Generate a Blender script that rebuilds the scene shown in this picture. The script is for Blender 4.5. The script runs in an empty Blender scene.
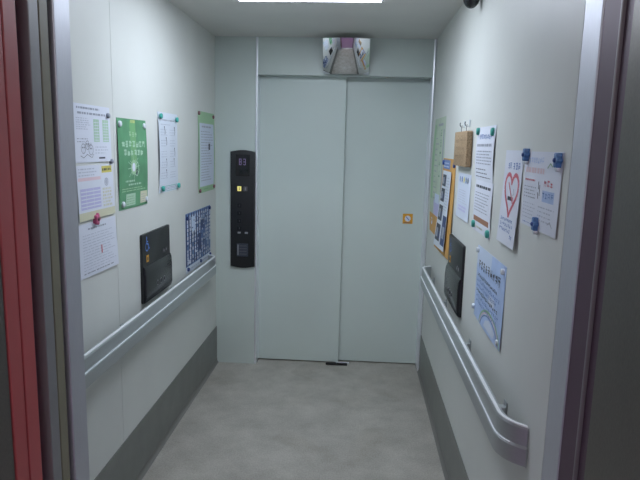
import bpy, bmesh, math, random
from mathutils import Vector, Matrix
random.seed(7)
PI = math.pi
COL = bpy.context.scene.collection
XR, H = 1.513, 2.349          # car: inner width, inner height; back plane at y = 0, floor z = 0

# ------------------------------------------------------------------ materials
MATS = {}
def mat(name, col, rough=.5, metal=0., spec=.5, noise=0., nscale=30., bump=0., bscale=200., emit=None, estr=0.,
        aniso=None, alpha=None, coat=0., trans=0.):
    if name in MATS: return MATS[name]
    m = bpy.data.materials.new(name); m.use_nodes = True
    nt = m.node_tree; b = nt.nodes['Principled BSDF']
    b.inputs['Base Color'].default_value = (*col, 1)
    b.inputs['Roughness'].default_value = rough
    b.inputs['Metallic'].default_value = metal
    b.inputs['Specular IOR Level'].default_value = spec
    b.inputs['Coat Weight'].default_value = coat
    b.inputs['Transmission Weight'].default_value = trans
    if noise or bump:
        tc = nt.nodes.new('ShaderNodeTexCoord')
        mp = nt.nodes.new('ShaderNodeMapping')
        if aniso: mp.inputs['Scale'].default_value = aniso
        nt.links.new(tc.outputs['Object'], mp.inputs['Vector'])
    if noise:
        n = nt.nodes.new('ShaderNodeTexNoise'); n.inputs['Scale'].default_value = nscale; n.inputs['Detail'].default_value = 5
        r = nt.nodes.new('ShaderNodeMapRange')
        r.inputs['From Min'].default_value = .3; r.inputs['From Max'].default_value = .7
        r.inputs['To Min'].default_value = 1 - noise; r.inputs['To Max'].default_value = 1 + noise
        mx = nt.nodes.new('ShaderNodeVectorMath'); mx.operation = 'SCALE'; mx.inputs[0].default_value = col
        nt.links.new(mp.outputs['Vector'], n.inputs['Vector']); nt.links.new(n.outputs['Fac'], r.inputs['Value'])
        nt.links.new(r.outputs['Result'], mx.inputs['Scale']); nt.links.new(mx.outputs['Vector'], b.inputs['Base Color'])
    if bump:
        n2 = nt.nodes.new('ShaderNodeTexNoise'); n2.inputs['Scale'].default_value = bscale; n2.inputs['Detail'].default_value = 3
        bp = nt.nodes.new('ShaderNodeBump'); bp.inputs['Strength'].default_value = bump; bp.inputs['Distance'].default_value = .002
        nt.links.new(mp.outputs['Vector'], n2.inputs['Vector']); nt.links.new(n2.outputs['Fac'], bp.inputs['Height'])
        nt.links.new(bp.outputs['Normal'], b.inputs['Normal'])
    if emit:
        b.inputs['Emission Color'].default_value = (*emit, 1); b.inputs['Emission Strength'].default_value = estr
    MATS[name] = m; return m

M = dict(
 wall=mat('painted_steel_panel', (.645,.67,.635), .42, spec=.45, noise=.03, nscale=3, bump=.10, bscale=350),
 back=mat('painted_steel_front_panel', (.555,.635,.595), .36, spec=.45, noise=.03, nscale=3, bump=.10, bscale=350),
 door=mat('painted_door_panel', (.585,.675,.635), .34, spec=.45, noise=.03, nscale=2, bump=.08, bscale=300),
 ceil=mat('ceiling_paint', (.68,.675,.64), .30, spec=.4, noise=.03, nscale=4),
 backing=mat('dark_joint', (.12,.12,.11), .8),
 base=mat('grey_skirting', (.175,.185,.17), .36, noise=.08, nscale=10, bump=.15, bscale=200),
 toe=mat('grey_vinyl_toe', (.20,.20,.185), .5),
 alu=mat('brushed_aluminium', (.46,.50,.51), .36, metal=.55, noise=.05, nscale=40, aniso=(1,1,30)),
 steel=mat('stainless_jamb', (.56,.58,.63), .46, metal=.6, noise=.05, nscale=25, aniso=(30,30,1)),
 brightsteel=mat('bright_stainless_trim', (.86,.89,.93), .30, metal=.6),
 strip=mat('rail_ledge_highlight', (.88,.92,.94), .35),  # pale colour stands in for the lit lines of the rail
 greysteel=mat('grey_steel_lip', (.26,.25,.26), .45, metal=.4),
 darksteel=mat('dark_stainless', (.145,.135,.12), .42, metal=.5, noise=.15, nscale=60, aniso=(12,12,2)),
 reflsteel=mat('reflection_tinted_steel', (.10,.055,.085), .5, metal=.2),  # plum base colour paints in the red doors' reflection on the steel
 rubber=mat('black_rubber', (.008,.008,.008), .8),
 red=mat('red_landing_door_paint', (.50,.10,.10), .45, noise=.04, nscale=8),
 doorgrey=mat('grey_door_edge', (.27,.28,.28), .45, metal=.2),
 doorbeige=mat('beige_door_edge', (.24,.235,.16), .5),
 black=mat('black_plastic', (.012,.014,.016), .38, noise=.1, nscale=60),
 blackg=mat('black_gloss_cover', (.016,.018,.020), .26),
 glassblk=mat('black_display_window', (.004,.004,.005), .08),
 dimglyph=mat('dim_display_glyph', (.12,.09,.18), .5, emit=(.35,.28,.55), estr=.25),
 buttonring=mat('grey_button_ring', (.24,.25,.27), .35),
 grey=mat('grey_button', (.10,.10,.11), .4),
 lightgrey=mat('light_button', (.35,.36,.38), .4),
 yellowlit=mat('lit_yellow_button', (.6,.55,.15), .4, emit=(.9,.8,.25), estr=.6),
 amber=mat('amber_print', (.62,.33,.04), .5),
 blueicon=mat('blue_print_icon', (.10,.22,.62), .5),
 paper=mat('white_paper', (.70,.74,.82), .7, spec=.2, noise=.015, nscale=8),
 paper2=mat('cool_white_paper', (.62,.69,.80), .7, spec=.2),
 lam=mat('laminated_paper', (.66,.72,.80), .35, spec=.4),
 greenp=mat('green_poster_ink', (.10,.29,.145), .5, noise=.18, nscale=9),
 greenp2=mat('leaf_green_ink', (.17,.40,.17), .5),
 palegreen=mat('pale_green_card', (.35,.56,.34), .65),
 palegreen2=mat('pale_green_print', (.50,.60,.47), .55, noise=.10, nscale=14),
 mint=mat('mint_ink', (.42,.62,.46), .6),
 streak=mat('yellow_green_ink', (.42,.52,.20), .6, noise=.2, nscale=20),
 cream=mat('cream_print', (.62,.62,.45), .6),
 yellow=mat('yellow_print', (.66,.60,.15), .6),
 lav=mat('lavender_print', (.50,.50,.74), .6),
 pinkp=mat('pale_pink_print', (.74,.58,.62), .6),
 ink=mat('dark_ink', (.06,.07,.09), .6),
 greyink=mat('grey_ink', (.33,.36,.42), .6),
 paleink=mat('pale_grey_ink', (.48,.52,.60), .6),
 blueink=mat('blue_ink', (.16,.26,.52), .6),
 navy=mat('navy_print', (.02,.045,.15), .5, noise=.4, nscale=30),
 midblue=mat('mid_blue_print', (.12,.22,.42), .5, noise=.3, nscale=25),
 sky=mat('sky_blue_print', (.42,.55,.80), .5, noise=.12, nscale=10),
 skylight=mat('pale_sky_print', (.58,.68,.84), .5),
 redink=mat('red_ink', (.62,.16,.20), .6),
 brownink=mat('brown_ink', (.34,.17,.10), .6),
 orange=mat('orange_card', (.62,.34,.09), .6, noise=.08, nscale=12),
 signor=mat('orange_sticker', (.68,.33,.02), .5),
 cork=mat('cork', (.36,.26,.155), .85, noise=.35, nscale=120, bump=.5, bscale=150),
 corkd=mat('cork_scorched_mark', (.20,.14,.085), .85),
 teal=mat('teal_plastic', (.05,.36,.30), .35),
 bluepl=mat('blue_plastic', (.07,.19,.44), .3),
 bluedark=mat('deep_blue_plastic', (.03,.08,.28), .3),
 pink=mat('pink_plastic', (.62,.12,.25), .35),
 plum=mat('plum_plastic', (.22,.10,.12), .4),
 clear=mat('frosted_clear_plastic', (.70,.76,.80), .25),
 darkpl=mat('dark_plastic', (.04,.05,.07), .35),
 mirror=mat('mirror_glass', (.80,.82,.84), .03, metal=1.),
 lobby=mat('lobby_paint', (.60,.46,.72), .6),
 lobbyfloor=mat('lobby_floor', (.34,.23,.36), .45),
 lamp=mat('lamp_diffuser', (.9,.9,.9), .5, emit=(.875,.95,1.10), estr=12.0),
 lobbyfill=mat('lobby_fill_emitter', (.9,.9,.9), .5, emit=(1.,.95,.93), estr=18.),
)
# floor: speckled, scuffed vinyl
def floor_mat():
    m = bpy.data.materials.new('speckled_vinyl'); m.use_nodes = True
    nt = m.node_tree; b = nt.nodes['Principled BSDF']; N = nt.nodes.new; Lk = nt.links.new
    tc = N('ShaderNodeTexCoord')
    a = N('ShaderNodeTexNoise'); a.inputs['Scale'].default_value = 5.; a.inputs['Detail'].default_value = 8; a.inputs['Roughness'].default_value = .65
    s = N('ShaderNodeTexNoise'); s.inputs['Scale'].default_value = 130.; s.inputs['Detail'].default_value = 3
    c = N('ShaderNodeValToRGB'); c.color_ramp.elements[0].position = .32; c.color_ramp.elements[1].position = .70
    c.color_ramp.elements[0].color = (.37,.355,.315,1); c.color_ramp.elements[1].color = (.52,.505,.455,1)
    c2 = N('ShaderNodeValToRGB'); c2.color_ramp.elements[0].position = .36; c2.color_ramp.elements[1].position = .62
    c2.color_ramp.elements[0].color = (.80,.79,.77,1); c2.color_ramp.elements[1].color = (1,1,1,1)
    w = N('ShaderNodeTexNoise'); w.inputs['Scale'].default_value = 2.2; w.inputs['Detail'].default_value = 3; w.inputs['Distortion'].default_value = .8
    c3 = N('ShaderNodeValToRGB'); c3.color_ramp.elements[0].position = .56; c3.color_ramp.elements[1].position = .66
    c3.color_ramp.elements[0].color = (1,1,1,1); c3.color_ramp.elements[1].color = (.90,.885,.865,1)
    mx = N('ShaderNodeMixRGB'); mx.blend_type = 'MULTIPLY'; mx.inputs[0].default_value = 1
    mx2 = N('ShaderNodeMixRGB'); mx2.blend_type = 'MULTIPLY'; mx2.inputs[0].default_value = 1
    for n in (a, s, w): Lk(tc.outputs['Object'], n.inputs['Vector'])
    Lk(a.outputs['Fac'], c.inputs['Fac']); Lk(s.outputs['Fac'], c2.inputs['Fac']); Lk(w.outputs['Fac'], c3.inputs['Fac'])
    Lk(c.outputs['Color'], mx.inputs[1]); Lk(c2.outputs['Color'], mx.inputs[2])
    Lk(mx.outputs['Color'], mx2.inputs[1]); Lk(c3.outputs['Color'], mx2.inputs[2])
    Lk(mx2.outputs['Color'], b.inputs['Base Color'])
    b.inputs['Roughness'].default_value = .42
    bp = N('ShaderNodeBump'); bp.inputs['Strength'].default_value = .15; bp.inputs['Distance'].default_value = .002
    Lk(s.outputs['Fac'], bp.inputs['Height']); Lk(bp.outputs['Normal'], b.inputs['Normal'])
    return m
M['floor'] = floor_mat()

# ------------------------------------------------------------------ mesh builder
class MB:
    def __init__(s): s.v = []; s.f = []; s.m = []; s.mats = []
    def mi(s, k):
        if k not in s.mats: s.mats.append(k)
        return s.mats.index(k)
    def face(s, pts, k):
        n = len(s.v); s.v += [tuple(p) for p in pts]; s.f.append(tuple(range(n, n+len(pts)))); s.m.append(s.mi(k))
    def box(s, x0, x1, y0, y1, z0, z1, k):
        n = len(s.v); i = s.mi(k)
        s.v += [(x0,y0,z0),(x1,y0,z0),(x1,y1,z0),(x0,y1,z0),(x0,y0,z1),(x1,y0,z1),(x1,y1,z1),(x0,y1,z1)]
        for q in ((0,3,2,1),(4,5,6,7),(0,1,5,4),(1,2,6,5),(2,3,7,6),(3,0,4,7)):
            s.f.append(tuple(n+a for a in q)); s.m.append(i)
        return s
    def loft(s, rings, k, cap0=True, cap1=True, closed=False):
        i = s.mi(k); n = len(s.v); c = len(rings[0])
        for r in rings: s.v += [tuple(p) for p in r]
        R = len(rings)
        for a in range(R if closed else R-1):
            b = (a+1) % R
            for j in range(c):
                j2 = (j+1) % c
                s.f.append((n+a*c+j, n+a*c+j2, n+b*c+j2, n+b*c+j)); s.m.append(i)
        if not closed:
            if cap0: s.f.append(tuple(n+j for j in range(c))[::-1]); s.m.append(i)
            if cap1: s.f.append(tuple(n+(R-1)*c+j for j in range(c))); s.m.append(i)
        return s
    def lathe_y(s, prof, k, n=16, cx=0, cz=0, sx=1, sz=1):
        """profile (radius, y) turned about the local y axis (points out of the wall = -y)"""
        rings = [[(cx+sx*r*math.cos(2*PI*j/n), y, cz+sz*r*math.sin(2*PI*j/n)) for j in range(n)] for r, y in prof]
        return s.loft(rings, k)
    def outline_y(s, pts, y0, y1, k, bev=0.):
        """closed outline (x,z) extruded from y0 (wall side) to y1 (outer side), outer rim bevelled"""
        cx = sum(p[0] for p in pts)/len(pts); cz = sum(p[1] for p in pts)/len(pts)
        def ring(y, b):
            out = []
            for x, z in pts:
                d = math.hypot(x-cx, z-cz) or 1
                out.append((x-(x-cx)/d*b, y, z-(z-cz)/d*b))
            return out
        rings = [ring(y0, 0), ring(y1+bev, 0), ring(y1+bev*.3, bev*.3), ring(y1, bev)] if bev else [ring(y0,0), ring(y1,0)]
        return s.loft(rings, k)
    def build(s, name, parent=None, smooth=None, bevel=0.):
        me = bpy.data.meshes.new(name); me.from_pydata(s.v, [], s.f); me.update()
        for k in s.mats: me.materials.append(M[k])
        me.polygons.foreach_set('material_index', s.m)
        bm = bmesh.new(); bm.from_mesh(me); bmesh.ops.recalc_face_normals(bm, faces=bm.faces); bm.to_mesh(me); bm.free()
        if smooth is not None:
            me.polygons.foreach_set('use_smooth', [True]*len(me.polygons)); me.set_sharp_from_angle(angle=math.radians(smooth))
        o = bpy.data.objects.new(name, me); COL.objects.link(o)
        if parent: o.parent = parent
        if bevel:
            b = o.modifiers.new('bevel', 'BEVEL'); b.width = bevel; b.segments = 2; b.limit_method = 'ANGLE'
        return o

def rrect(x0, x1, z0, z1, r, n=5):
    out = []
    for cx, cz, a0 in ((x1-r, z0+r, -90), (x1-r, z1-r, 0), (x0+r, z1-r, 90), (x0+r, z0+r, 180)):
        for i in range(n+1):
            a = math.radians(a0+90*i/n); out.append((cx+r*math.cos(a), cz+r*math.sin(a)))
    return out
def struct(o): o['kind'] = 'structure'; return o
def tag(o, label, cat, group=None):
    o['label'] = label; o['category'] = cat
    if group: o['group'] = group
    return o
def empty(name, label, cat, group=None):
    e = bpy.data.objects.new(name, None); COL.objects.link(e); e.empty_display_size = .05
    return tag(e, label, cat, group)
# local frame of anything on a wall: x = reader's right, z = up, -y = out of the wall
def place(o, side, a, z, off=0.):
    if side == 'left':  o.location = (off, a, z); o.rotation_euler = (0, 0, PI/2)
    elif side == 'right': o.location = (XR-off, a, z); o.rotation_euler = (0, 0, -PI/2)
    else: o.location = (a, off, z)
    return o

# ------------------------------------------------------------------ the car shell
def sbox(name, args, k, bevel=0.): return struct(MB().box(*args, k).build(name, bevel=bevel))
sbox('floor', (-.05, XR+.05, -2.79, .04, -.05, 0), 'floor')
sbox('ceiling', (-.05, XR+.05, -2.79, .10, H, H+.05), 'ceil')
def side_wall(name, x0, x1, inner, yend):
    b = MB(); g = .0016; ys = [yend, -1.715, 0] if inner > 0 else [yend, 0]; g = .0011
    b.box(*( (x0, x1-.004) if inner > 0 else (x0+.004, x1) ), yend, .05, 0, H, 'backing')
    for i in range(len(ys)-1):
        xs = (x1-.004, x1) if inner > 0 else (x0, x0+.004)
        b.box(*xs, ys[i]+(g if i else 0), ys[i+1]-(g if i < len(ys)-2 else 0), 0, H, 'wall')
    return struct(b.build(name))
side_wall('wall_left', -.05, 0, 1, -2.645)
side_wall('wall_right', XR, XR+.05, -1, -2.665)
sbox('wall_back', (0, .286, 0, .06, 0, H), 'back')
sbox('trim_1', (.284, .301, -.005, .10, 0, H), 'brightsteel', .007)          # column edge left of the doors
sbox('trim_2', (1.496, XR, -.005, .19, 0, H), 'brightsteel', .007)            # column edge right of the doors
sbox('wall_back_transom', (.301, 1.496, .004, .09, 2.100, H), 'back')
sbox('trim_3', (.301, 1.496, .17, .19, 2.085, 2.30), 'backing')              # dark head track
sbox('trim_4', (.301, 1.496, .04, .20, -.05, -.001), 'floor')                 # threshold
# sliding doors at the back (closed)
def door(name, x0, x1, y0, y1, z1, k, kedge=None):
    b = MB(); b.box(x0, x1, y0, y1, .008, z1, k)
    return struct(b.build(name, bevel=.002))
door('door_1', .22, .912, .095, .125, 2.14, 'door')
door('door_2', .885, 1.54, .135, .165, 2.14, 'door')
sbox('trim_5', (.301, .885, .135, .165, 0, .006), 'backing')
# skirting with a coved toe strip
for nm, x0, s, ye in (('baseboard_left', 0, 1, -2.645), ('baseboard_right', XR, -1, -2.665)):
    b = MB()
    b.box(*sorted((x0, x0+s*.004)), ye, 0, .03, .281, 'base')
    pr = [(0,0),(.016,0),(.010,.008),(.006,.018),(.005,.034),(0,.034)]
    b.loft([[(x0+s*a, y, z) for a, z in pr] for y in (ye, 0)], 'toe')
    struct(b.build(nm))
# front of the car: return panel, transom, door-slot jambs
sbox('wall_front_left', (-.05, .30, -2.722, -2.645, 0, H), 'steel', .003)
sbox('wall_front_transom', (.30, XR, -2.722, -2.66, 2.10, H), 'steel')
sbox('trim_6', (XR, XR+.10, -2.768, -2.665, 0, H), 'steel', .003)
# open car door panels, seen by their leading edges
door('door_3', -.34, .298, -2.781, -2.745, 2.12, 'doorbeige')
door('door_4', -.34, .298, -2.824, -2.785, 2.12, 'doorgrey')
# open red landing door panels
door('door_5', -.34, .3015, -2.923, -2.876, 2.12, 'red')
door('door_6', -.34, .3015, -2.972, -2.928, 2.12, 'red')
# right-hand strike side
sbox('trim_7', (XR+.003, XR+.10, -2.854, -2.768, 0, 2.2), 'reflsteel', .002)
sbox('trim_8', (XR, XR+.10, -2.863, -2.855, 0, 2.2), 'greysteel', .002)
sbox('trim_9', (XR+.008, XR+.10, -2.912, -2.863, 0, 2.2), 'reflsteel')
# sills
sbox('trim_10', (.28, XR+.02, -2.83, -2.79, -.05, 0), 'alu')
sbox('trim_11', (.28, XR+.02, -2.98, -2.86, -.05, 0), 'alu')
# landing frame
sbox('trim_12', (.20, .30, -3.25, -2.976, 0, 2.2), 'darksteel', .003)
sbox('trim_13', (XR, XR+.10, -3.25, -2.912, 0, 2.2), 'darksteel', .003)
sbox('trim_14', (.20, XR+.10, -3.25, -2.976, 2.10, 2.2), 'darksteel')
sbox('trim_15', (-.40, XR+.10, -2.976, -2.83, 2.13, 2.25), 'rubber')           # header box over the gap
sbox('wall_landing_left', (-2.2, .20, -3.24, -3.0, 0, 2.6), 'lobby')
sbox('wall_landing_right', (XR+.10, 3.8, -3.24, -3.0, 0, 2.6), 'lobby')
sbox('wall_landing_top', (.20, XR+.10, -3.24, -3.0, 2.2, 2.6), 'lobby')
sbox('wall_shaft_left', (-.42, -.36, -3.0, -2.66, 0, 2.3), 'rubber')
sbox('wall_far', (-2.2, 3.8, -6.6, -6.5, 0, 2.6), 'lobby')
sbox('wall_lobby_left', (-2.3, -2.2, -6.6, -3.0, 0, 2.6), 'lobby')
sbox('wall_lobby_right', (3.8, 3.9, -6.6, -3.0, 0, 2.6), 'lobby')
sbox('floor', (-2.3, 3.9, -6.6, -2.98, -.05, 0), 'lobbyfloor')
sbox('ceiling', (-2.3, 3.9, -6.6, -3.0, 2.6, 2.65), 'ceil')

# ------------------------------------------------------------------ lamps
t = empty('ceiling_light', 'wide flat glowing white panel set in the grey ceiling', 'ceiling light'); t.location = (.745, -1.36, H)
MB().box(-.354, .354, -.36, .300, -.018, -.0005, 'lamp').build('diffuser', t)
b = MB()
for a in ((-.360,.360,.301,.307),(-.360,.360,-.367,-.361),(-.360,-.355,-.361,.301),(.355,.360,-.361,.301)): b.box(*a, -.004, -.0002, 'ceil')
b.build('frame', t)
t = empty('lobby_fill_light', 'unseen glowing panel added behind the viewer to light the lobby side', 'ceiling light'); t.location = (.9, -5.2, 2.6)  # added out of view to brighten the jambs and red landing doors
MB().box(-.6, .6, -.16, .16, -.05, -.001, 'lobbyfill').build('diffuser', t)

# ------------------------------------------------------------------ handrails
def handrail(side, label):
    t = empty('handrail', label, 'handrail', None)
    s, x0 = (1, 0) if side == 'left' else (-1, XR)
    prof = [(-.004,.0),(.003,.004),(.004,.010),(.005,.056),(.0025,.060),(-.001,.0625),(-.001,.112),(-.004,.118),(-.009,.120),(-.020,.120),(-.020,0)]
    out = .068
    # path: distance from wall against y, turned into the wall at both ends
    path = []
    y_back, y_front = (-.215, -2.56) if side == 'left' else (-.325, -2.535)
    R = .085
    for i in range(9):
        a = PI/2*i/8*.82
        path.append((out-(R)*(1-math.cos(PI/2*.82-a)), y_back-R*(math.sin(PI/2*.82)-math.sin(PI/2*.82-a))))
    n = 14
    ya, yb = path[-1][1], y_front + .10
    path += [(out, ya+(yb-ya)*i/n) for i in range(1, n+1)]
    R2 = .115
    for i in range(1, 10):
        a = PI/2*i/9*.80
        path.append((out-R2*(1-math.cos(a)), yb-R2*math.sin(a)))
    rings = []; norms = []
    for i, (w, y) in enumerate(path):
        a = path[max(0, i-1)]; c = path[min(len(path)-1, i+1)]
        dw, dy = c[0]-a[0], c[1]-a[1]; L = math.hypot(dw, dy)
        nw, ny = -dy/L, dw/L           # outward normal (away from wall)
        norms.append((w, y, nw, ny))
        rings.append([(x0+s*max(.0015, w+nw*p), y+ny*p, .742+z) for p, z in prof])
    r = MB().loft(rings, 'alu').build('rail', t, smooth=25)
    for z0, z1, w0, w1, q in ((.1180,.1215,-.013,-.003,0),(.0602,.0622,-.003,.0036,4)):      # pale strips painting the light caught on top and middle ledges
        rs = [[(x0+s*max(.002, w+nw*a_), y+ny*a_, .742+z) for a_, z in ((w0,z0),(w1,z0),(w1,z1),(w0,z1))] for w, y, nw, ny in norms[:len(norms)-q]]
        MB().loft(rs, 'strip').build('highlight_strip', t, smooth=25)
    for y in (-.52, -1.03, -1.70, -2.30):
        m = MB(); m.box(*sorted((x0+s*.0005, x0+s*.049)), y-.012, y+.012, .790, .815, 'alu')
        m.box(*sorted((x0+s*.0005, x0+s*.005)), y-.016, y+.016, .775, .832, 'alu')
        m.build('bracket', t, bevel=.002)
    return t
handrail('left', 'long grey aluminium handrail on the left wall with posters')
handrail('right', 'grey aluminium handrail on the right wall, its near end curving inwards')

# ------------------------------------------------------------------ sheets of paper
class Sheet:
    def __init__(s, W, Hh, k='paper', curl=None, t=.0007):
        curl = curl or (lambda u, v: 0.); low = min(curl(i/10, j/12) for i in range(11) for j in range(13))
        s.W, s.H = W, Hh; s.b = MB(); s.c = lambda u, v: curl(u, v)-low; s.t = t; s.lay = t
        nu, nv = 10, 12
        g = lambda off: [[(W*i/nu, -(s.c(i/nu, j/nv)+off), Hh*j/nv) for i in range(nu+1)] for j in range(nv+1)]
        F, B = g(t), g(0)
        base = len(s.b.v); n1 = (nu+1)*(nv+1); mi = s.b.mi(k)
        for G in (F, B):
            for row in G: s.b.v += row
        ix = lambda lay, i, j: base+lay*n1+j*(nu+1)+i
        for j in range(nv):
            for i in range(nu):
                s.b.f.append((ix(0,i,j),ix(0,i+1,j),ix(0,i+1,j+1),ix(0,i,j+1))); s.b.m.append(mi)
                s.b.f.append((ix(1,i,j),ix(1,i,j+1),ix(1,i+1,j+1),ix(1,i+1,j))); s.b.m.append(mi)
        for i in range(nu):
            s.b.f.append((ix(0,i,0),ix(1,i,0),ix(1,i+1,0),ix(0,i+1,0))); s.b.m.append(mi)
            s.b.f.append((ix(0,i,nv),ix(0,i+1,nv),ix(1,i+1,nv),ix(1,i,nv))); s.b.m.append(mi)
        for j in range(nv):
            s.b.f.append((ix(0,0,j),ix(0,0,j+1),ix(1,0,j+1),ix(1,0,j))); s.b.m.append(mi)
            s.b.f.append((ix(0,nu,j),ix(1,nu,j),ix(1,nu,j+1),ix(0,nu,j+1))); s.b.m.append(mi)
    # all printing coordinates are fractions of the sheet (u to the right, v up)
    def pt(s, u, v, e=.0004): return (u*s.W, -(s.c(u, v)+s.t+e), v*s.H)
    def rect(s, u0, u1, v0, v1, k, e=.0004):
        nu = max(1, math.ceil((u1-u0)*10)); nv = max(1, math.ceil((v1-v0)*12))
        for i in range(nu):
            for j in range(nv):
                a, c = u0+(u1-u0)*i/nu, u0+(u1-u0)*(i+1)/nu; d, f = v0+(v1-v0)*j/nv, v0+(v1-v0)*(j+1)/nv
                s.b.face([s.pt(a,d,e), s.pt(c,d,e), s.pt(c,f,e), s.pt(a,f,e)], k)
        return s
    def poly(s, pts, k, e=.0006): s.b.face([s.pt(u, v, e) for u, v in pts], k); return s
    def stroke(s, pts, wd, k, e=.0007, close=False):
        n = len(pts)
        for i in range(n if close else n-1):
            (a, b_), (c, d) = pts[i], pts[(i+1) % n]
            dx, dz = (c-a)*s.W, (d-b_)*s.H; L = math.hypot(dx, dz) or 1
            ou, ov = -dz/L*wd/2/s.W, dx/L*wd/2/s.H
            s.b.face([s.pt(a-ou,b_-ov,e), s.pt(c-ou,d-ov,e), s.pt(c+ou,d+ov,e), s.pt(a+ou,b_+ov,e)], k)
        return s
    def glyphs(s, u0, u1, v, n, k, hgt=None, wd=.0016, e=.0008):
        """a row of square character-like marks"""
        cw = (u1-u0)/n; gh = hgt or cw*s.W/s.H*.95
        for q in range(n):
            a = u0+cw*q+cw*.08; c = a+cw*.80
            for _ in range(3): y = v+gh*random.uniform(.1,.95); s.stroke([(a+cw*random.uniform(0,.2), y), (c-cw*random.uniform(0,.2), y)], wd, k, e)
            for _ in range(2): x = random.uniform(a+cw*.1, c-cw*.1); s.stroke([(x, v+gh*random.uniform(0,.2)), (x+cw*random.uniform(-.12,.12), v+gh*random.uniform(.7,1))], wd, k, e)
        return s
    def lines(s, u0, u1, v1, v0, n, k, th=.35, rag=.3, e=.0008):
        """n lines of tiny illegible print between heights v1 (top) and v0"""
        p = (v1-v0)/n
        for i in range(n):
            v = v1-p*(i+.8); end = u1-random.random()*rag*(u1-u0); u = u0
            while u < end:
                w = random.uniform(.03, .12)*(u1-u0)*1.2
                s.rect(u, min(end, u+w), v, v+p*th, k, e); u += w+random.uniform(.01,.03)
        return s
    def curve(s, cu, cv, ru, rv, k, wd, n=24, a0=0, a1=360, e=.0008):
        pts = [(cu+ru*math.cos(math.radians(a0+(a1-a0)*i/n)), cv+rv*math.sin(math.radians(a0+(a1-a0)*i/n))) for i in range(n+1)]
        return s.stroke(pts, wd, k, e)
    def disc(s, cu, cv, ru, rv, k, n=16, e=.0009):
        return s.poly([(cu+ru*math.cos(2*PI*i/n), cv+rv*math.sin(2*PI*i/n)) for i in range(n)], k, e)
    def done(s, name, side, a, z, label, cat='notice', off=.0003, group=None, roll=0.):
        o = place(s.b.build(name, smooth=40), side, a, z, off)
        if roll: o.rotation_euler.rotate_axis('Y', roll)
        return tag(o, label, cat, group)

# ---- left wall (a = y of the sheet's near edge)
s = Sheet(.297, .213, 'paper', lambda u, v: .004*u*(1-v))
s.lines(.06,.70,.985,.90,1,'greyink',.4,.1); s.lines(.08,.86,.90,.81,1,'greyink',.4,.15)
s.lines(.04,.42,.78,.56,6,'paleink',.4)
for (a, c) in ((.50,.66),(.76,.94)):
    s.rect(a,c,.36,.76,'mint')
    for i in range(7): s.rect(a+.01,c-.01,.385+.052*i,.395+.052*i,'paper',.0008)
    for x in (.35,.65): s.rect(a+(c-a)*x, a+(c-a)*x+.006, .37,.75,'paper',.0008)
s.glyphs(.30,.44,.26,2,'greyink')
for cx, cy, r in ((.20,.24,.055),(.31,.30,.05),(.40,.22,.06)):       # small line-drawn figures
    s.curve(cx,cy,r,r*1.5,'ink',.0016); s.disc(cx-.02,cy+.02,.010,.014,'ink'); s.disc(cx+.02,cy+.02,.010,.014,'ink')
s.stroke([(.12,.12),(.2,.08),(.3,.14),(.42,.08),(.47,.14)],.0016,'ink')
s.lines(.52,.92,.30,.14,3,'paleink'); s.rect(.62,.80,.055,.085,'ink'); s.lines(.05,.45,.44,.34,2,'greyink',.3,.5)
s.done('notice', 'left', -2.049, 1.541, 'white sheet with green tables and cartoon faces, topmost of the near left stack')

s = Sheet(.310, .205, 'paper', lambda u, v: .005*(1-v))
s.lines(.04,.60,.97,.80,3,'paleink'); s.rect(.66,.96,.84,.97,'yellow'); s.lines(.68,.94,.95,.86,1,'ink',.5,.2,.001)
s.rect(.02,.62,.72,.78,'pinkp'); s.curve(.78,.66,.05,.07,'greyink',.003); s.disc(.78,.66,.035,.05,'paleink')
s.rect(.06,.60,.20,.58,'lav')
for i in range(5): s.rect(.07,.59,.24+.068*i,.262+.068*i,'paper',.0008)
s.rect(.20,.208,.21,.57,'paper',.0009); s.rect(.40,.408,.21,.57,'paper',.0009)
s.lines(.66,.95,.56,.18,6,'cream',.6,.2); s.rect(0,1,0,.15,'cream')
s.done('notice', 'left', -2.049, 1.325, 'white notice with yellow block and lavender table, middle of the near left stack')
s = Sheet(.320, .205, 'paper', lambda u, v: .003+.010*u*(1-v))
s.lines(.22,.75,.94,.86,1,'greyink',.4,.1); s.lines(.08,.94,.82,.12,13,'paleink',.22,.25)
s.rect(.535,.565,.36,.52,'redink',.001); s.lines(.08,.9,.12,.05,1,'greyink',.3,.4)
s.done('notice', 'left', -2.049, 1.108, 'plain white typed notice with a small red mark, lowest of the near left stack')

s = Sheet(.325, .392, 'greenp', lambda u, v: .006*math.sin(PI*v)+.003*u)
s.rect(.40,.60,.42,.98,'greenp2'); s.poly([(.46,.52),(.52,.52),(.60,.99),(.44,.99)],'streak',.0006)
s.glyphs(.36,.64,.80,3,'palegreen',.06,.004)
s.glyphs(.10,.92,.685,7,'mint',.07,.0058); s.glyphs(.16,.84,.59,6,'mint',.07,.0065)
for a in range(0, 360, 30):
    s.stroke([(.48,.46),(.48+.20*math.cos(math.radians(a+8)),.46+(.17 if a % 60 else .10)*math.sin(math.radians(a+8)))],.003,'mint',.0009)
s.disc(.48,.46,.10,.085,'palegreen'); s.disc(.48,.46,.055,.05,'paper',e=.0011)
s.stroke([(.52,.46),(.62,.52),(.66,.42),(.60,.36),(.52,.38)],.005,'mint',.0011); s.rect(.56,.60,.37,.44,'ink',.0013)
s.lines(.20,.60,.33,.29,1,'mint',.5); s.lines(.30,.92,.29,.25,1,'mint',.5); s.lines(.08,.94,.24,.19,2,'palegreen',.4)
s.rect(.22,.54,.03,.165,'mint',.0006); s.lines(.25,.51,.15,.04,4,'greenp2',.35,.2,.001)
s.rect(.72,.97,.03,.17,'cream',.0006); s.lines(.74,.95,.15,.04,4,'greyink',.3,.2,.001)
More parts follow.
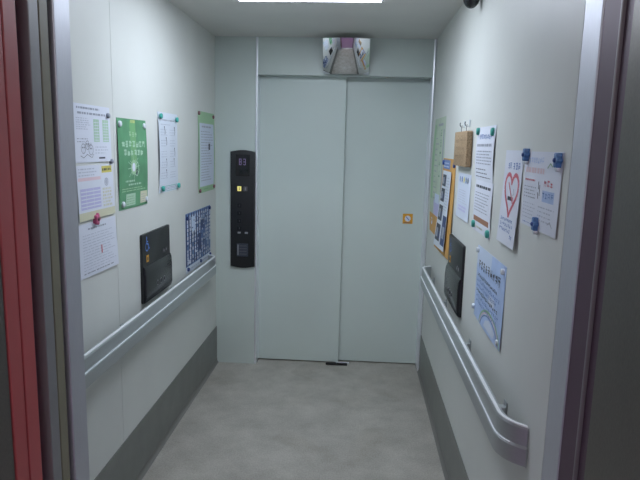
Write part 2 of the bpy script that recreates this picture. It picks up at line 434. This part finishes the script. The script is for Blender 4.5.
s.done('poster', 'left', -1.686, 1.328, 'green poster with pale lettering and a glowing starburst', 'poster')

s = Sheet(.318, .412, 'lam', lambda u, v: .010*math.sin(PI*v)*(1-u)+.004)
s.lines(.12,.88,.93,.89,1,'greyink',.4,.1); s.lines(.10,.6,.87,.84,1,'paleink')
for i in range(5):
    for j in range(2):
        u0 = .08+.47*j; v0 = .74-.135*i
        s.lines(u0,u0+.36,v0+.07,v0-.03,3,'paleink',.25)
        if (i+j) % 3 != 2:
            q = u0+random.uniform(.12,.30)
            s.stroke([(q,v0+.07),(q+.03,v0+.03),(q+.01,v0-.01)],.006,'ink' if i < 3 else 'greyink'); s.disc(q,v0+.08,.018,.013,'ink')
s.rect(.06,.94,.072,.078,'teal'); s.rect(.06,.94,.012,.016,'teal'); s.lines(.15,.9,.068,.03,2,'greyink',.3)
s.done('notice', 'left', -1.187, 1.362, 'white notice of small diagrams with teal corner magnets, left wall')

s = Sheet(.408, .520, 'palegreen', lambda u, v: .004*math.sin(PI*v))
s.rect(.07,.94,.075,.86,'paper2',.0006)
s.lines(.20,.85,.84,.80,1,'greyink',.5,.2); s.lines(.14,.86,.78,.14,19,'greyink',.25,.4,.001)
s.rect(.58,.68,.53,.61,'ink',.0012); s.lines(.3,.7,.055,.03,1,'greenp2')
s.done('notice', 'left', -.450, 1.302, 'white text sheet on a larger pale green backing near the back corner')

s = Sheet(.577, .365, 'lam', lambda u, v: .003*math.sin(PI*u))
s.rect(.0,1,.11,1,'midblue')
for i in range(11):
    u0 = .005+i*.09
    s.rect(u0,u0+.042,.12,.99,'navy',.0007)
    for j in range(12):
        if random.random() < .85:
            v0 = .14+j*.069; s.rect(u0+.046,u0+.046+random.uniform(.028,.044),v0,v0+random.uniform(.040,.062),random.choice(['paper','paper','paper','skylight']),.0009)
for u0, v0, w_, h_ in ((.20,.66,.13,.26),(.42,.28,.14,.3),(.58,.62,.12,.18)): s.rect(u0,u0+w_,v0,v0+h_,random.choice(['navy','skylight']),.0011)
for _ in range(60):
    u0, v0 = random.uniform(.02,.90), random.uniform(.14,.93)
    s.rect(u0,u0+random.uniform(.015,.05),v0,v0+random.uniform(.015,.035),random.choice(['paper','ink','navy']),.0013)
s.lines(.05,.95,.09,.03,1,'paleink')
s.done('poster', 'left', -.742, .838, 'dense blue and white poster with white bottom border above the left handrail', 'poster', off=.0005)

# ---- right wall (a = y of the sheet's far edge)
s = Sheet(.465, .730, 'palegreen2', lambda u, v: .012*math.sin(PI*v)*(1-u))
s.lines(.40,.93,.97,.92,1,'greyink',.4); s.rect(.06,.22,.30,.95,'palegreen',.0006)
for i in range(5): s.glyphs(.62,.78,.84-.085*i,1,'greenp',.06,.004)
s.lines(.28,.56,.86,.30,12,'greyink',.25,.6); s.rect(.86,.93,.3,.9,'greyink',.0006)
s.rect(0,1,0,.17,'orange',.0009); s.rect(.35,.9,.17,.30,'lav',.0006); s.rect(.45,.8,.28,.36,'skylight',.0009)
s.disc(.22,.10,.07,.035,'paper')
s.done('poster', 'right', -.158, 1.082, 'tall pale green poster with orange bottom band, nearest the doors on the right wall', 'poster')

s = Sheet(.440, .525, 'orange', lambda u, v: .028*(1-v)**1.4*(1-u*.6)+.002)
s.rect(.06,.60,.89,.985,'blueink',.0007); s.lines(.10,.56,.97,.90,2,'skylight',.4,.2,.001)
s.rect(.62,.97,.02,.86,'orange',.0006)
o1 = s.done('poster', 'right', -.622, 1.045, 'orange card with a blue heading, behind a loose sheet of dark pictures', 'poster', off=.0005)
s = Sheet(.285, .430, 'lam', lambda u, v: .034*(1-v)**1.2*(1-u*.45)+.007)
for i, (a, h_) in enumerate(((.80,.15),(.60,.17),(.35,.20),(.08,.22))):
    s.rect(.07,.50,a,a+h_,'ink',.0008); s.rect(.12,.30,a+h_*.2,a+h_*.75,'greyink',.0011); s.rect(.33,.45,a+h_*.15,a+h_*.6,'navy',.0011)
s.lines(.56,.95,.94,.50,12,'paleink',.3); s.rect(.62,.98,.06,.44,'navy',.0008); s.rect(.68,.90,.15,.30,'greyink',.0011)
s.done('notice', 'right', -.690, 1.072, 'loose curling white sheet with a column of dark pictures, over the orange card', 'notice', off=.0085)

s = Sheet(.320, .213, 'paper2', lambda u, v: .003+.004*(1-v))
for i, u0 in enumerate((.18,.34,.50,.66,.80)):
    k = ('bluepl','blueink','yellow','bluepl','bluedark')[i]
    for a in range(5): s.disc(u0+.030*math.cos(a*1.257),.86+.040*math.sin(a*1.257),.024,.034,k)
    s.disc(u0,.86,.014,.02,'yellow',e=.0013); s.stroke([(u0,.82),(u0+.02,.72)],.002,'teal')
s.lines(.14,.86,.66,.34,6,'paleink',.25); s.lines(.16,.84,.30,.16,2,'lav',.6,.1)
s.done('notice', 'right', -1.165, 1.298, 'small white note with blue and yellow flowers, hanging below the cork plaque')

s = Sheet(.325, .214, 'paper', lambda u, v: .006*math.sin(PI*v)+.002)
s.glyphs(.18,.86,.76,9,'blueink',.11,.0028); s.lines(.08,.92,.70,.62,1,'greyink',.6,.1)
s.lines(.08,.94,.58,.30,5,'greyink',.35); s.lines(.08,.94,.26,.05,3,'ink',.22,.4)
s.done('notice', 'right', -1.571, 1.500, 'white notice with blue heading, upper of two sheets with teal magnets')
s = Sheet(.320, .210, 'paper', lambda u, v: .004*math.sin(PI*v)+.002)
s.lines(.08,.92,.94,.84,1,'ink',.5,.2); s.lines(.08,.92,.80,.40,7,'greyink',.3); s.rect(.04,.92,.20,.30,'brownink'); s.lines(.10,.8,.16,.06,1,'cream')
s.done('notice', 'right', -1.592, 1.290, 'white notice with brown bar near its foot, lower of two sheets with teal magnets')

# no-smoking sheet
s = Sheet(.215, .306, 'paper', lambda u, v: .003+.012*(1-v)**1.5)
s.glyphs(.22,.42,.80,2,'blueink',.075,.003); s.glyphs(.50,.90,.80,3,'blueink',.075,.0035)
def heart(t, k=1.):
    x = 16*math.sin(t)**3; y = 13*math.cos(t)-5*math.cos(2*t)-2*math.cos(3*t)-math.cos(4*t)
    return (.53+x/16*.37*k, .53+(y+2)/15*.235*k)
s.stroke([heart(2*PI*i/40) for i in range(40)],   .014, 'redink', .0009, close=True)
s.stroke([(.36,.66),(.70,.44)], .0075, 'redink', .0011)
s.rect(.38,.62,.475,.515,'ink',.0009); s.rect(.64,.68,.475,.515,'redink',.0009); s.stroke([(.66,.53),(.70,.56),(.66,.60)],.003,'greyink',.001)
for i, (a, c) in enumerate(((.10,.80),(.10,.84),(.10,.74))): s.glyphs(a,c,.245-.055*i,9-i,'blueink',.038,.0018)
s.glyphs(.72,.88,.075,2,'blueink',.05,.002)
s.done('notice', 'right', -2.062, 1.318, 'white no-smoking notice with a red heart around a cigarette')

s = Sheet(.325, .214, 'paper', lambda u, v: .003+.004*(1-v)*u)
s.glyphs(.14,.56,.84,7,'sky',.09,.002); s.stroke([(.66,.80),(.72,.86),(.78,.82)],.003,'greenp2')
s.lines(.06,.62,.80,.70,1,'pinkp',.7,.1); s.lines(.06,.40,.66,.60,1,'redink',.4,.4)
s.lines(.05,.42,.56,.38,4,'greyink',.3); s.lines(.05,.45,.34,.10,5,'paleink',.3); s.lines(.50,.92,.34,.12,4,'paleink',.3,.4)
for a, c in (((.46,.62),(.47,.52)),((.45,.48),(.47,.40)),((.50,.58),(.50,.44))): s.stroke([a, c],.004,'ink')
s.glyphs(.60,.84,.56,3,'redink',.09,.0022); s.rect(.58,.88,.38,.52,'sky'); s.glyphs(.58,.88,.42,4,'blueink',.08,.0018,.0012)
s.stroke([(.78,.12),(.84,.16),(.90,.10)],.003,'greyink'); s.lines(.08,.4,.08,.03,1,'blueink',.3)
s.done('notice', 'right', -2.296, 1.408, 'white handout with a small map, held by three blue magnets')

s = Sheet(.455, .290, 'sky', lambda u, v: .003+.004*u*(1-v)+.004*math.sin(PI*u)*(1-v))
s.rect(.0,.55,.75,1,'skylight',.0006)
s.glyphs(.08,.88,.70,9,'ink',.13,.0045)
for i in range(6): s.glyphs(.06,random.choice([.86,.80,.9]),.585-.072*i,15,'blueink' if i % 3 else 'ink',.05,.0022)
s.curve(.62,-.02,.36,.30,'palegreen',.008,a0=5,a1=175); s.curve(.62,-.02,.33,.27,'pinkp',.006,a0=8,a1=172); s.curve(.62,-.02,.30,.24,'bluepl',.005,a0=8,a1=172)
s.poly([(.45,.05),(.80,.04),(.82,.12),(.64,.20),(.50,.14)],'paper2')
s.rect(.55,.75,.40,.50,'paper2',.0006)
s.done('poster', 'right', -1.727, .953, 'sky-blue poster with black heading and a rainbow arc, below the other sheets', 'poster')

# ------------------------------------------------------------------ magnets
def round_magnet(side, a, z, k, label, r=.012, h=.012, off=.0004, group='round magnets pinning the notices'):
    b = MB(); b.lathe_y([(r*.96,0),(r,-.002),(r,-h*.7),(r*.85,-h*.93),(r*.5,-h),(r*.05,-h)], k, 16)
    return tag(place(b.build('round_magnet', smooth=50), side, a, z, off), label, 'magnet', group)
def flower_magnet(side, a, z, k, kc, label, r=.015, off=.0004, n=6, base=None, group='flower magnets'):
    t = empty('flower_magnet', label, 'magnet', group); place(t, side, a, z, off)
    pts = [(r*(1+.16*math.cos(n*q))*math.cos(q), r*1.15*(1+.16*math.cos(n*q))*math.sin(q)) for q in [2*PI*i/48 for i in range(48)]]
    b = MB(); b.outline_y(pts, 0, -.015, k, .003); b.build('petals', t, smooth=40)
    b = MB(); b.lathe_y([(r*.42,-.014),(r*.40,-.0175),(r*.25,-.0195),(r*.03,-.020)], kc, 14); b.build('centre', t, smooth=50)
    if base:
        b = MB(); b.lathe_y([(r*.5,0),(r*.5,-.010),(r*.3,-.012),(r*.02,-.012)], base, 14, cz=-r*1.35); b.build('grip', t, smooth=50)
    return t
TL = 'holding the %s of the '
for u, z, w in ((-2.049+.275,1.722,'upper right corner'),(-1.757,1.540,'lower right corner')):
    round_magnet('left', u, z, 'greyink', 'dark round magnet '+TL % w+'cartoon and table sheet', r=.010)
flower_magnet('left', -1.915, 1.322, 'pink', 'plum', 'pink flower magnet at the foot of the yellow-block notice', r=.018, n=5)
for u, z, w in ((-1.662,1.695,'upper left'),(-1.385,1.695,'upper right'),(-1.650,1.352,'lower left'),(-1.375,1.352,'lower right')):
    round_magnet('left', u, z, 'clear', 'white round magnet on the '+w+' corner of the green starburst poster', r=.013)
for u, z, w in ((-1.165,1.752,'upper left'),(-.905,1.745,'upper right'),(-1.150,1.385,'lower left'),(-.890,1.385,'lower right')):
    round_magnet('left', u, z, 'teal', 'teal round magnet on the '+w+' corner of the diagram notice', r=.014, off=.008)
for u, z, w in ((-.435,1.808,'upper left'),(-.075,1.800,'upper right'),(-.425,1.318,'lower left'),(-.065,1.325,'lower right')):
    round_magnet('left', u, z, 'plum', 'plum round magnet on the '+w+' corner of the pale green backing', r=.012)
for u, z, w in ((-.705,.862,'lower left corner'),(-.430,.862,'bottom edge'),(-.185,.862,'lower right corner'),(-.190,1.185,'upper right corner'),(-.715,1.175,'upper left corner')):
    round_magnet('left', u, z, 'navy', 'navy round magnet on the '+w+' of the dense blue poster', r=.012)
for u, z, w in ((-.655,1.545,'upper left'),(-1.035,1.540,'upper right')):
    round_magnet('right', u, z, 'bluedark', 'deep blue round magnet on the '+w+' corner of the orange card', r=.014)
for u, z, w in ((-1.595,1.698,'upper left'),(-1.862,1.690,'upper right'),(-1.622,1.315,'lower left'),(-1.890,1.310,'lower right')):
    round_magnet('right', u, z, 'teal', 'teal round magnet on the '+w+' corner of the two-sheet notice', r=.0155, h=.014)
for u, z, w in ((-2.320,1.612,'upper left corner'),(-2.600,1.602,'upper right corner'),(-2.462,1.425,'bottom edge')):
    flower_magnet('right', u, z, 'bluepl', 'bluedark', 'blue flower magnet on the '+w+' of the map handout', r=.0155, base='clear')
for u, z, w in ((-1.745,1.225,'upper left'),(-2.150,1.222,'upper right'),(-1.725,.985,'lower left'),(-2.150,.975,'lower right')):
    round_magnet('right', u, z, 'clear', 'clear round magnet on the '+w+' corner of the sky-blue poster', r=.0105)

# ------------------------------------------------------------------ cork plaque on two hooks
t = empty('cork_plaque', 'brown cork plaque hung from two wall hooks', 'plaque'); place(t, 'right', -1.140, 1.545, .004)
b = MB(); b.outline_y(rrect(0,.325,0,.160,.008), 0, -.024, 'cork', .003); b.build('board', t, smooth=40)
b = MB()
for i in range(3):
    for j in range(7):
        x = .05+j*.034; z = .118-.036*i
        b.box(x, x+.016, -.0246, -.0235, z, z+.003, 'corkd'); b.box(x+.006, x+.009, -.0246, -.0235, z-.010, z+.008, 'corkd')
b.build('burnt_marks', t)
for u in (.105,.235):
    b = MB(); pts = [(u, -.012, .150),(u,-.012,.172),(u,-.010,.190)]
    b.loft([[(p[0]+.0015*math.cos(2*PI*j/8), p[1]+.0015*math.sin(2*PI*j/8), p[2]) for j in range(8)] for p in pts], 'darkpl'); b.build('hanging_cord', t)
for yy, w in ((-1.245,'left'),(-1.375,'right')):
    h = empty('wall_hook', 'small white hook on the '+w+' above the cork plaque', 'hook', 'hooks above the cork plaque'); place(h, 'right', yy, 1.735, .001)
    b = MB(); b.outline_y(rrect(-.009,.009,-.012,.022,.004), 0, -.004, 'clear', .001); b.build('plate', h)
    b = MB(); path = [(-.003,-.006),(-.012,-.010),(-.020,-.006),(-.023,.004),(-.021,.012)]
    b.loft([[(.0022*math.cos(2*PI*j/8), y+.0022*math.sin(2*PI*j/8), z) for j in range(8)] for y, z in path], 'darkpl'); b.build('prong', h, smooth=50)

# ------------------------------------------------------------------ wheelchair-height control panels on the side walls
def low_panel(side, a, label, mirrored=False):
    t = empty('control_panel', label, 'control panel'); place(t, side, a, .852, .0002)
    W = .398; Hh = .336
    b = MB(); b.outline_y(rrect(0,W,0,Hh,.010), 0, -.012, 'black', .003); b.build('back_plate', t, smooth=35)
    # bulged lower cover
    prof = [(.002,-.012),(.008,-.020),(.03,-.027),(.13,-.027),(.165,-.024),(.179,-.018),(.182,-.012)]
    b = MB(); b.loft([[(x, y, z) for z, y in prof] for x in (-.003,.003)], 'blackg')
    b = MB(); b.loft([[(x, -.012+(y+.012)*k, z) for z, y in prof] for x, k in ((.002,.15),(.006,.8),(.016,1),(W-.016,1),(W-.006,.8),(W-.002,.15))], 'blackg')
    cov = b.build('lower_cover', t, smooth=35)
    for u in (.155,.205,.255):
        b = MB(); b.lathe_y([(.010,-.0265),(.010,-.0295),(.008,-.0305),(.001,-.0305)], 'black', 16, u, .074)
        b.lathe_y([(.0135,-.0265),(.0135,-.0280),(.011,-.0280),(.011,-.0265)], 'buttonring', 16, u, .074)
        b.build('call_button', cov, smooth=40)
    # upper: wheelchair sign, amber label, two small buttons
    ux = .062
    b = MB(); y = -.0127
    def st(pts, wd, k='blueicon'):
        for (x0, z0), (x1, z1) in zip(pts, pts[1:]):
            dx, dz = x1-x0, z1-z0; L = math.hypot(dx, dz) or 1; ox, oz = -dz/L*wd/2, dx/L*wd/2
            b.face([(x0-ox,y,z0-oz),(x1-ox,y,z1-oz),(x1+ox,y,z1+oz),(x0+ox,y,z0+oz)], k)
    cz = .278
    st([(ux-.006,cz+.030),(ux-.004,cz+.006),(ux+.014,cz+.006),(ux+.022,cz-.018),(ux+.030,cz-.016)], .0065)
    st([(ux-.004,cz+.018),(ux+.012,cz+.018)], .005)
    st([(ux-.003+.020*math.cos(math.radians(q)), cz-.006+.020*math.sin(math.radians(q))) for q in range(110, 351, 20)], .005)
    st([(ux-.006+.005*math.cos(math.radians(q)), cz+.037+.005*math.sin(math.radians(q))) for q in range(0, 361, 45)], .005)
    o = b.build('wheelchair_symbol', t); o['label'] = 'pale blue wheelchair symbol'
    b = MB(); b.box(ux-.014, ux+.016, -.0135, -.0118, .197, .230, 'amber'); b.box(ux-.006, ux+.008, -.0140, -.0130, .206, .221, 'ink')
    o = b.build('amber_label', t)
    for u in (.292,.330):
        b = MB(); b.outline_y(rrect(u-.010,u+.010,.203,.223,.003), -.0115, -.0150, 'grey', .001)
        b.box(u-.003,u+.003,-.0156,-.0148,.208,.218,'lightgrey'); b.build('door_button', t, smooth=35)
    return t
low_panel('left', -1.462, 'black low control panel with wheelchair symbol on the left wall')
low_panel('right', -1.063, 'black low control panel on the right wall, under the orange card')

# ------------------------------------------------------------------ main car operating panel
t = empty('operating_panel', 'tall narrow black elevator button panel left of the doors', 'control panel'); t.location = (.112, -.0008, .734)
W, Hh = .173, .847
pts = []
for i in range(9): x = W*i/8; pts.append((x, -.012*math.sin(PI*i/8)+.012))
for i in range(9): x = W*(8-i)/8; pts.append((x, Hh-.012+.012*math.sin(PI*i/8)))
b = MB(); b.outline_y(pts, 0, -.020, 'black', .006); b.build('face_plate', t, smooth=30)
b = MB(); b.outline_y(rrect(.038,.138,.665,.815,.004), -.0195, -.0215, 'glassblk', .001); d = b.build('display_window', t)
b = MB()
for x, left in ((.062,1),(.092,0)):                     # dim display segments
    for (a, c, e, f) in ((0,.016,.040,.044),(0,.016,.020,.024),(0,.016,0,.004),(0,.004*left+.0005,0,.044),(.013,.017,0,.044)): b.box(x+a, x+c, -.0222, -.0212, .742+e, .742+f, 'dimglyph')
b.build('display_digits', d)
b = MB(); b.outline_y(rrect(.050,.078,.558,.592,.003), -.0195, -.0235, 'yellowlit', .001); b.box(.062,.066,-.0240,-.0230,.564,.586,'ink'); o = b.build('open_button', t); o['label'] = 'yellow lit button'
b = MB(); b.outline_y(rrect(.094,.122,.558,.592,.003), -.0195, -.0235, 'grey', .001); b.box(.106,.110,-.0240,-.0230,.564,.586,'lightgrey'); b.build('close_button', t)
for z in (.455,.400,.345,.290):
    b = MB(); b.outline_y(rrect(.050,.080,z-.015,z+.015,.004), -.0195, -.0235, 'blackg', .0015); b.box(.064,.067,-.0240,-.0230,z-.006,z+.006,'grey'); b.build('floor_button', t)
for x in (.052,.104):
    b = MB(); b.outline_y(rrect(x,x+.022,.253,.265,.002), -.0195, -.0225, 'lightgrey', .0008); b.build('indicator', t)
b = MB(); b.outline_y(rrect(.046,.128,.085,.180,.003), -.0195, -.0212, 'darkpl', .0006)
b.box(.052,.058,-.0218,-.0208,.095,.172,'lightgrey')
for i in range(4): b.box(.064,.118,-.0218,-.0208,.100+.020*i,.106+.020*i,'grey')
b.build('instruction_plate', t)

# ------------------------------------------------------------------ sticker on the right-hand door
s = Sheet(.072, .073, 'signor', None, .0006)
s.disc(.5,.52,.30,.30,'paper'); s.curve(.5,.52,.27,.27,'greyink',.003); s.stroke([(.34,.70),(.66,.34)],.007,'blueink',.0011); s.rect(.15,.85,.06,.14,'brownink')
s.done('door_sticker', 'back', 1.350, 1.077, 'small square orange sticker with a struck-out circle on the right door', 'sticker', off=.1348)

# black guide stop at the foot of the doors
t = empty('door_guide', 'small black stop on the floor where the two doors meet', 'door guide'); t.location = (.905, .062, .0)
MB().box(-.085,.075,-.016,.014,.0005,.010,'rubber').build('shoe', t, bevel=.002)
MB().box(-.010,.090,.016,.026,.0005,.013,'brightsteel').build('guide_pin', t, bevel=.001)

# ------------------------------------------------------------------ convex mirror over the doors
t = empty('convex_mirror', 'tilted rectangular convex mirror above the doors', 'mirror'); t.location = (.908, -.128, 2.213)
tilt = math.radians(30)
W, Hh, R = .310, .250, .48
rot = Matrix.Rotation(tilt, 4, 'X')      # local -y faces out and downward
def mp(x, z, e=0.):
    y = -(math.sqrt(R*R-x*x-z*z)-R)-e    # bulges towards the car
    return rot @ Vector((x, y, z))
HZ = .106
def zl(x, target):                      # local z whose turned height equals target
    a, c = -.2, .2
    for _ in range(40):
        m_ = (a+c)/2
        if mp(x, m_).z < target: a = m_
        else: c = m_
    return a
b = MB(); nx, nz = 36, 30; k = b.mi('mirror')
for j in range(nz+1):
    for i in range(nx+1):
        x = -W/2+W*i/nx; b.v.append(tuple(mp(x, zl(x, -HZ+2*HZ*j/nz))))
for j in range(nz):
    for i in range(nx): q = j*(nx+1)+i; b.f.append((q, q+1, q+nx+2, q+nx+1)); b.m.append(k)
def rim(off):
    q = lambda i, j: mp(-W/2+W*i/nx, zl(-W/2+W*i/nx, -HZ+2*HZ*j/nz))
    r = [q(i,0) for i in range(nx)]+[q(nx,j) for j in range(nz)]+[q(nx-i,nz) for i in range(nx)]+[q(0,nz-j) for j in range(nz)]
    return [v+rot @ Vector((0, off, 0)) for v in r]
o = b.build('mirror_face', t, smooth=60); o['label'] = 'silvered mirror face'
b = MB(); b.loft([rim(.0006), rim(.006)], 'black'); b.build('backing', t, smooth=40)
b = MB(); c0 = rot @ Vector((0, .045, 0))
b.box(-.05, .05, .030, .1315, -.03, .06, 'black'); b.box(-.035,.035,.012,.032,-.01,.045,'black'); b.build('wall_bracket', t, bevel=.002)

# ------------------------------------------------------------------ black dome camera by the right wall
t = empty('security_camera', 'small black rounded camera hung from the ceiling edge by the right wall', 'camera'); t.location = (1.470, -1.45, H)
def lz(prof, k, n=24):
    b = MB(); b.loft([[(r*math.cos(2*PI*j/n), r*math.sin(2*PI*j/n), z) for j in range(n)] for r, z in prof], k); return b
lz([(.030,-.0001),(.030,-.010),(.026,-.014),(.012,-.016),(.012,-.05)], 'darkpl').build('mount', t, smooth=40)
lz([(.004,-.045),(.026,-.048),(.034,-.060)]+[(.036*math.cos(PI/2*i/8)+.0008, -.080-.052*math.sin(PI/2*i/8)) for i in range(9)], 'blackg').build('body', t, smooth=60)

# ------------------------------------------------------------------ camera, world, view
cx, cy, cz, yaw, pitch, roll, f = (1.01355, -4.07432, 1.62357, 0.06276, -0.16207, 0.02431, 576.41504)
f_ = Vector((-math.sin(yaw)*math.cos(pitch), math.cos(yaw)*math.cos(pitch), math.sin(pitch)))
r_ = Vector((math.cos(yaw), math.sin(yaw), 0)); u_ = r_.cross(f_)
r2 = r_*math.cos(roll)+u_*math.sin(roll); u2 = -r_*math.sin(roll)+u_*math.cos(roll)
cam = bpy.data.cameras.new('camera'); co = bpy.data.objects.new('camera', cam); COL.objects.link(co)
cam.sensor_width = 36; cam.lens = f/640*36; cam.clip_start = .02
m3 = Matrix((r2, u2, -f_)).transposed(); co.matrix_world = Matrix.Translation((cx, cy, cz)) @ m3.to_4x4()
bpy.context.scene.camera = co
w = bpy.data.worlds.new('world'); bpy.context.scene.world = w; w.use_nodes = True
w.node_tree.nodes['Background'].inputs[0].default_value = (.5,.5,.55,1); w.node_tree.nodes['Background'].inputs[1].default_value = .05
vs = bpy.context.scene.view_settings
vs.view_transform = 'Standard'; vs.look = 'None'; vs.gamma = 1; vs.use_curve_mapping = False; vs.exposure = 0.
